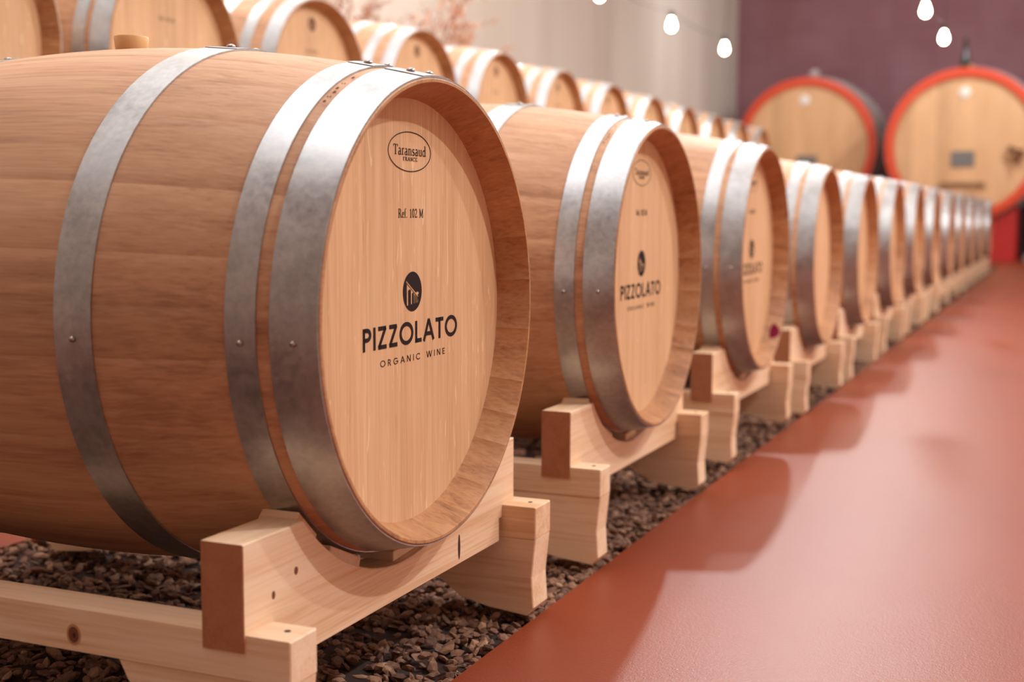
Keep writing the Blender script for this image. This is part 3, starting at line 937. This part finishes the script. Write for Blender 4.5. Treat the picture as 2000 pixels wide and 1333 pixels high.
for sname, (sx_, ys) in STR.items():
    pts = []
    for k, y in enumerate(ys):
        x = sx_+XOFF.get((sname, y), 0)
        pts.append((x, y, BZ+.055+.05))
        if k < len(ys)-1:
            x2 = sx_+XOFF.get((sname, ys[k+1]), 0)
            for f_ in (.25, .5, .75):
                pts.append((x+(x2-x)*f_, y+(ys[k+1]-y)*f_, BZ+.105-.05*4*f_*(1-f_)))
        if b_first is None:
            b_first = empty('light_bulb', (x, y, BZ+.10), '', 'light bulb', 'bulbs of the string lights')
            pear().build('glass', mat_bulb, b_first, smooth=True, loc=(0, 0, -.05))
            mb = MB(); mb.lathe([(-.052, .0145), (-.050, .019), (-.012, .019), (0, .012), (.004, .006)], 'Z', 16)
            mb.build('socket', mat_black, b_first, smooth=True)
            bb = b_first
        else: bb = copy_tree(b_first, None, (x, y, BZ+.10))
        bb['label'] = seen_lab.get((sname, y), 'glowing pear bulb of the string lights beyond the top edge of the picture')
        l = bpy.data.lights.new('bulb_light', 'POINT'); l.energy = BULB_W[sname]; l.color = (1, .96, .90); l.shadow_soft_size = .034
        lo = bpy.data.objects.new('bulb_light', l); COL.objects.link(lo); lo.location = (x, y, BZ-.015)
    pts = [(sx_, ys[0]-.7, CEIL_Z)]+pts+[(pts[-1][0], ys[-1]+.9, CEIL_Z)]
    mb = MB(); mb.tube(pts, .0025, 6)
    tag(mb.build('light_cable', mat_black), cable_lab[sname], 'cable', 'cables of the string lights')

# ------------------------------------------------------------------ the big red rimmed casks at the end wall
def cask(loc, label, right):
    cx, cy, cz = loc; R = 1.03; Lc = 1.7
    e = empty('large_cask', (cx, cy, FLOOR_Z), label, 'cask', 'large red rimmed casks')
    off = (0, 0, cz-FLOOR_Z)
    def rc(u): return R+.07-.07*((u-Lc/2)/(Lc/2))**2
    us = [Lc*i/14 for i in range(15)]
    mb = MB(); mb.lathe([(.05, R-.095), (0, R-.075), (0, R-.012)]+[(u, rc(u)-.012) for u in us[0:]]+[(Lc, R-.08), (Lc-.05, R-.1)], 'Y', 72, cap=False)
    mb.build('staves', mat_cask_body, e, smooth=True, loc=off)
    mb = MB(); mb.lathe([(-.004, R-.118), (-.006, R-.012), (-.004, R+.002), (.10, R+.006), (.10, R-.010), (0, R-.012), (0, R-.112)], 'Y', 96, closed=True)
    mb.build('red_rim', mat_red, e, smooth=True, loc=off)
    mb = MB(); mb.lathe([(.05, R-.088), (.085, R-.088)], 'Y', 72); mb.build('head', mat_cask_head, e, loc=off)
    mb = MB(); mb.lathe([(Lc-.085, R-.088), (Lc-.05, R-.088)], 'Y', 48); mb.build('back_head', mat_cask_head, e, loc=off)
    for u in (.14, .34, .58, 1.12, 1.36, 1.56):
        mb = MB(); mb.lathe([(u, rc(u)-.01), (u, rc(u)), (u+.06, rc(u+.06)), (u+.06, rc(u+.06)-.01)], 'Y', 72, closed=True)
        mb.build('hoop', mat_hoop, e, smooth=True, loc=off)
    # enamel disc near the top of the head
    mb = MB(); mb.lathe([(.05, .075), (.036, .075), (.026, .055), (.022, .02)], 'Y', 24, c=(-.01 if right else -.03, 0, .70))
    mb.build('disc', mat_white, e, smooth=True, loc=off)
    mb = MB(); mb.box(-.16, .14, .030, .050, -.29, -.08, b=.004) if right else mb.box(-.13, .17, .030, .050, -.27, -.12, b=.004)
    mb.build('plaque', mat_plaque, e, loc=off)
    mb = MB(); mb.prism([(-.17, -.55), (.17, -.55), (.21, -.95+.08), (-.21, -.95+.08)], .035, .05, 'Y', 0, .004)
    hd = mb.build('hatch', mat_cask_head, e, loc=off)
    mb = MB(); mb.box(-.29, .29, .0, .036, -.56, -.50, b=.006); mb.build('crossbar', mat_cask_body, hd)
    mb = MB(); mb.lathe([(rc(.8)-.03, .05), (rc(.8)+.03, .045), (rc(.8)+.05, .03)], 'Z', 20, c=(0, .8, 0))
    mb.build('bung', mat_silicone, e, smooth=True, loc=off)
    mb = MB()
    if right:
        mb.lathe([(R-.008, .05), (R+.02, .055), (R+.12, .055), (R+.20, .03), (R+.36, .026), (R+.38, .03)], 'Z', 20, c=(-.02, .06, 0))
        mb.build('airlock_valve', mat_green, e, smooth=True, loc=off)
        mb = MB()
        mb.tube([(.66, .05, -.14), (.66, -.10, -.14)], .035, 12); mb.tube([(.66, -.07, -.14), (.66, -.09, -.26)], .026, 12)
        mb.tube([(.56, -.06, -.07), (.76, -.06, -.10)], .022, 10)
        mb.box(.56, .62, -.085, -.035, -.12, -.03); mb.box(.71, .77, -.085, -.035, -.19, -.08)
        mb.build('tap', mat_brass, e, smooth=True, loc=off)
    else:
        mb.lathe([(R-.008, .05), (R+.01, .07), (R+.06, .085), (R+.10, .06), (R+.12, .02)], 'Z', 20, c=(.10, .07, 0))
        mb.build('bubbler', mat_glass, e, smooth=True, loc=off)
    # red stand with a curved top: front and back yokes joined by beams
    for (u0, u1) in ((.12, .28), (Lc-.28, Lc-.12)):
        rr = rc(.2)+.006; zb = FLOOR_Z-cz; half = .70
        pts = [(-half, zb), (half, zb), (half, -.40-.32)]
        a = math.asin(min(.99, half/rr))
        pts = [(-half, zb), (half, zb)]
        for q in range(0, 21):
            t_ = a-2*a*q/20; pts.append((rr*math.sin(t_), -rr*math.cos(t_)))
        mb = MB(); mb.prism(pts, u0, u1, 'Y', 0, .004)
        y_ = mb.build('stand_yoke', mat_red_dark, e, loc=off)
    for sx_ in (-.5, .5):
        mb = MB(); mb.box(sx_-.06, sx_+.06, .28, Lc-.28, FLOOR_Z-cz, FLOOR_Z-cz+.16, b=.004)
        mb.build('stand_beam', mat_red_dark, e, loc=off)
    return e


cask((-.611, 17.0, 1.09), 'large oak cask with red rim, grey plaque and dark valve, at the right edge', True)
cask((-2.92, 18.0, 1.147), 'left one of the two large red rimmed oak casks, partly hidden by barrels', False)

# low grey box on the floor beside the right cask
mb = MB(); mb.box(-.25, .25, -.2, .2, 0, .10, b=.01)
o = mb.build('crate', mat_grey, loc=(.46, 17.2, FLOOR_Z))
tag(o, 'low grey box on the floor to the right of the red cask stand', 'crate')

# ------------------------------------------------------------------ dried branches behind the rear row
def plant(loc, seed, lean):
    rp = random.Random(seed)
    e = empty('dried_branches', loc, 'blurred bunch of dried pinkish branches behind the rear barrels', 'dried plant')
    mb = MB(); mb.lathe([(0, .12), (.1, .16), (.45, .17), (.75, .09), (.85, .075), (.92, .09), (.91, .08), (.8, .06)], 'Z', 28)
    mb.build('vase', mat_vase, e, smooth=True)
    tw = MB(); lf = MB()

    def leaf(p, d, s_):
        a = d.cross(Vector((rp.uniform(-1, 1), rp.uniform(-1, 1), rp.uniform(-1, 1)))).normalized(); nrm = d.cross(a).normalized()
        q = [p, p+d*s_*.4+a*s_*.28, p+d*s_, p+d*s_*.4-a*s_*.28]
        lf.add(q+[v+nrm*.002 for v in q], [(0, 1, 2, 3), (7, 6, 5, 4), (0, 1, 5, 4), (1, 2, 6, 5), (2, 3, 7, 6), (3, 0, 4, 7)])

    def grow(p, d, L, r, lev):
        n = 6; pts = [p]; dd = d.copy()
        for i in range(n):
            dd = (dd+Vector((rp.gauss(0, .10), rp.gauss(0, .13), rp.gauss(0, .08)))).normalized()
            p = p+dd*L/n; pts.append(p)
            if lev < 2 and i >= 1:
                for _ in range(1 if lev else 2):
                    s_ = (dd+Vector((rp.gauss(0, .5), rp.gauss(0, .7), rp.gauss(0, .4)))).normalized()
                    grow(p, s_, L*rp.uniform(.3, .5), r*.5, lev+1)
            if lev >= 1:
                for _ in range(1):
                    leaf(p, (dd+Vector((rp.gauss(0, .7), rp.gauss(0, .7), rp.gauss(0, .7)))).normalized(), rp.uniform(.03, .06))
        tw.tube(pts, r, 5, r1=r*.5)
    for k in range(5):
        a = -1.0+2.0*k/4
        grow(Vector((0, 0, .85)), Vector((rp.uniform(-.2, .2), a*1.0+lean, 1.0)).normalized(), .95, .008, 0)
    tw.build('twigs', mat_twig, e); tag(lf.build('leaves', mat_leaf, e, fixn=False), kind='stuff')
    return e


plant((-3.2, 5.75, FLOOR_Z), 5, .04)
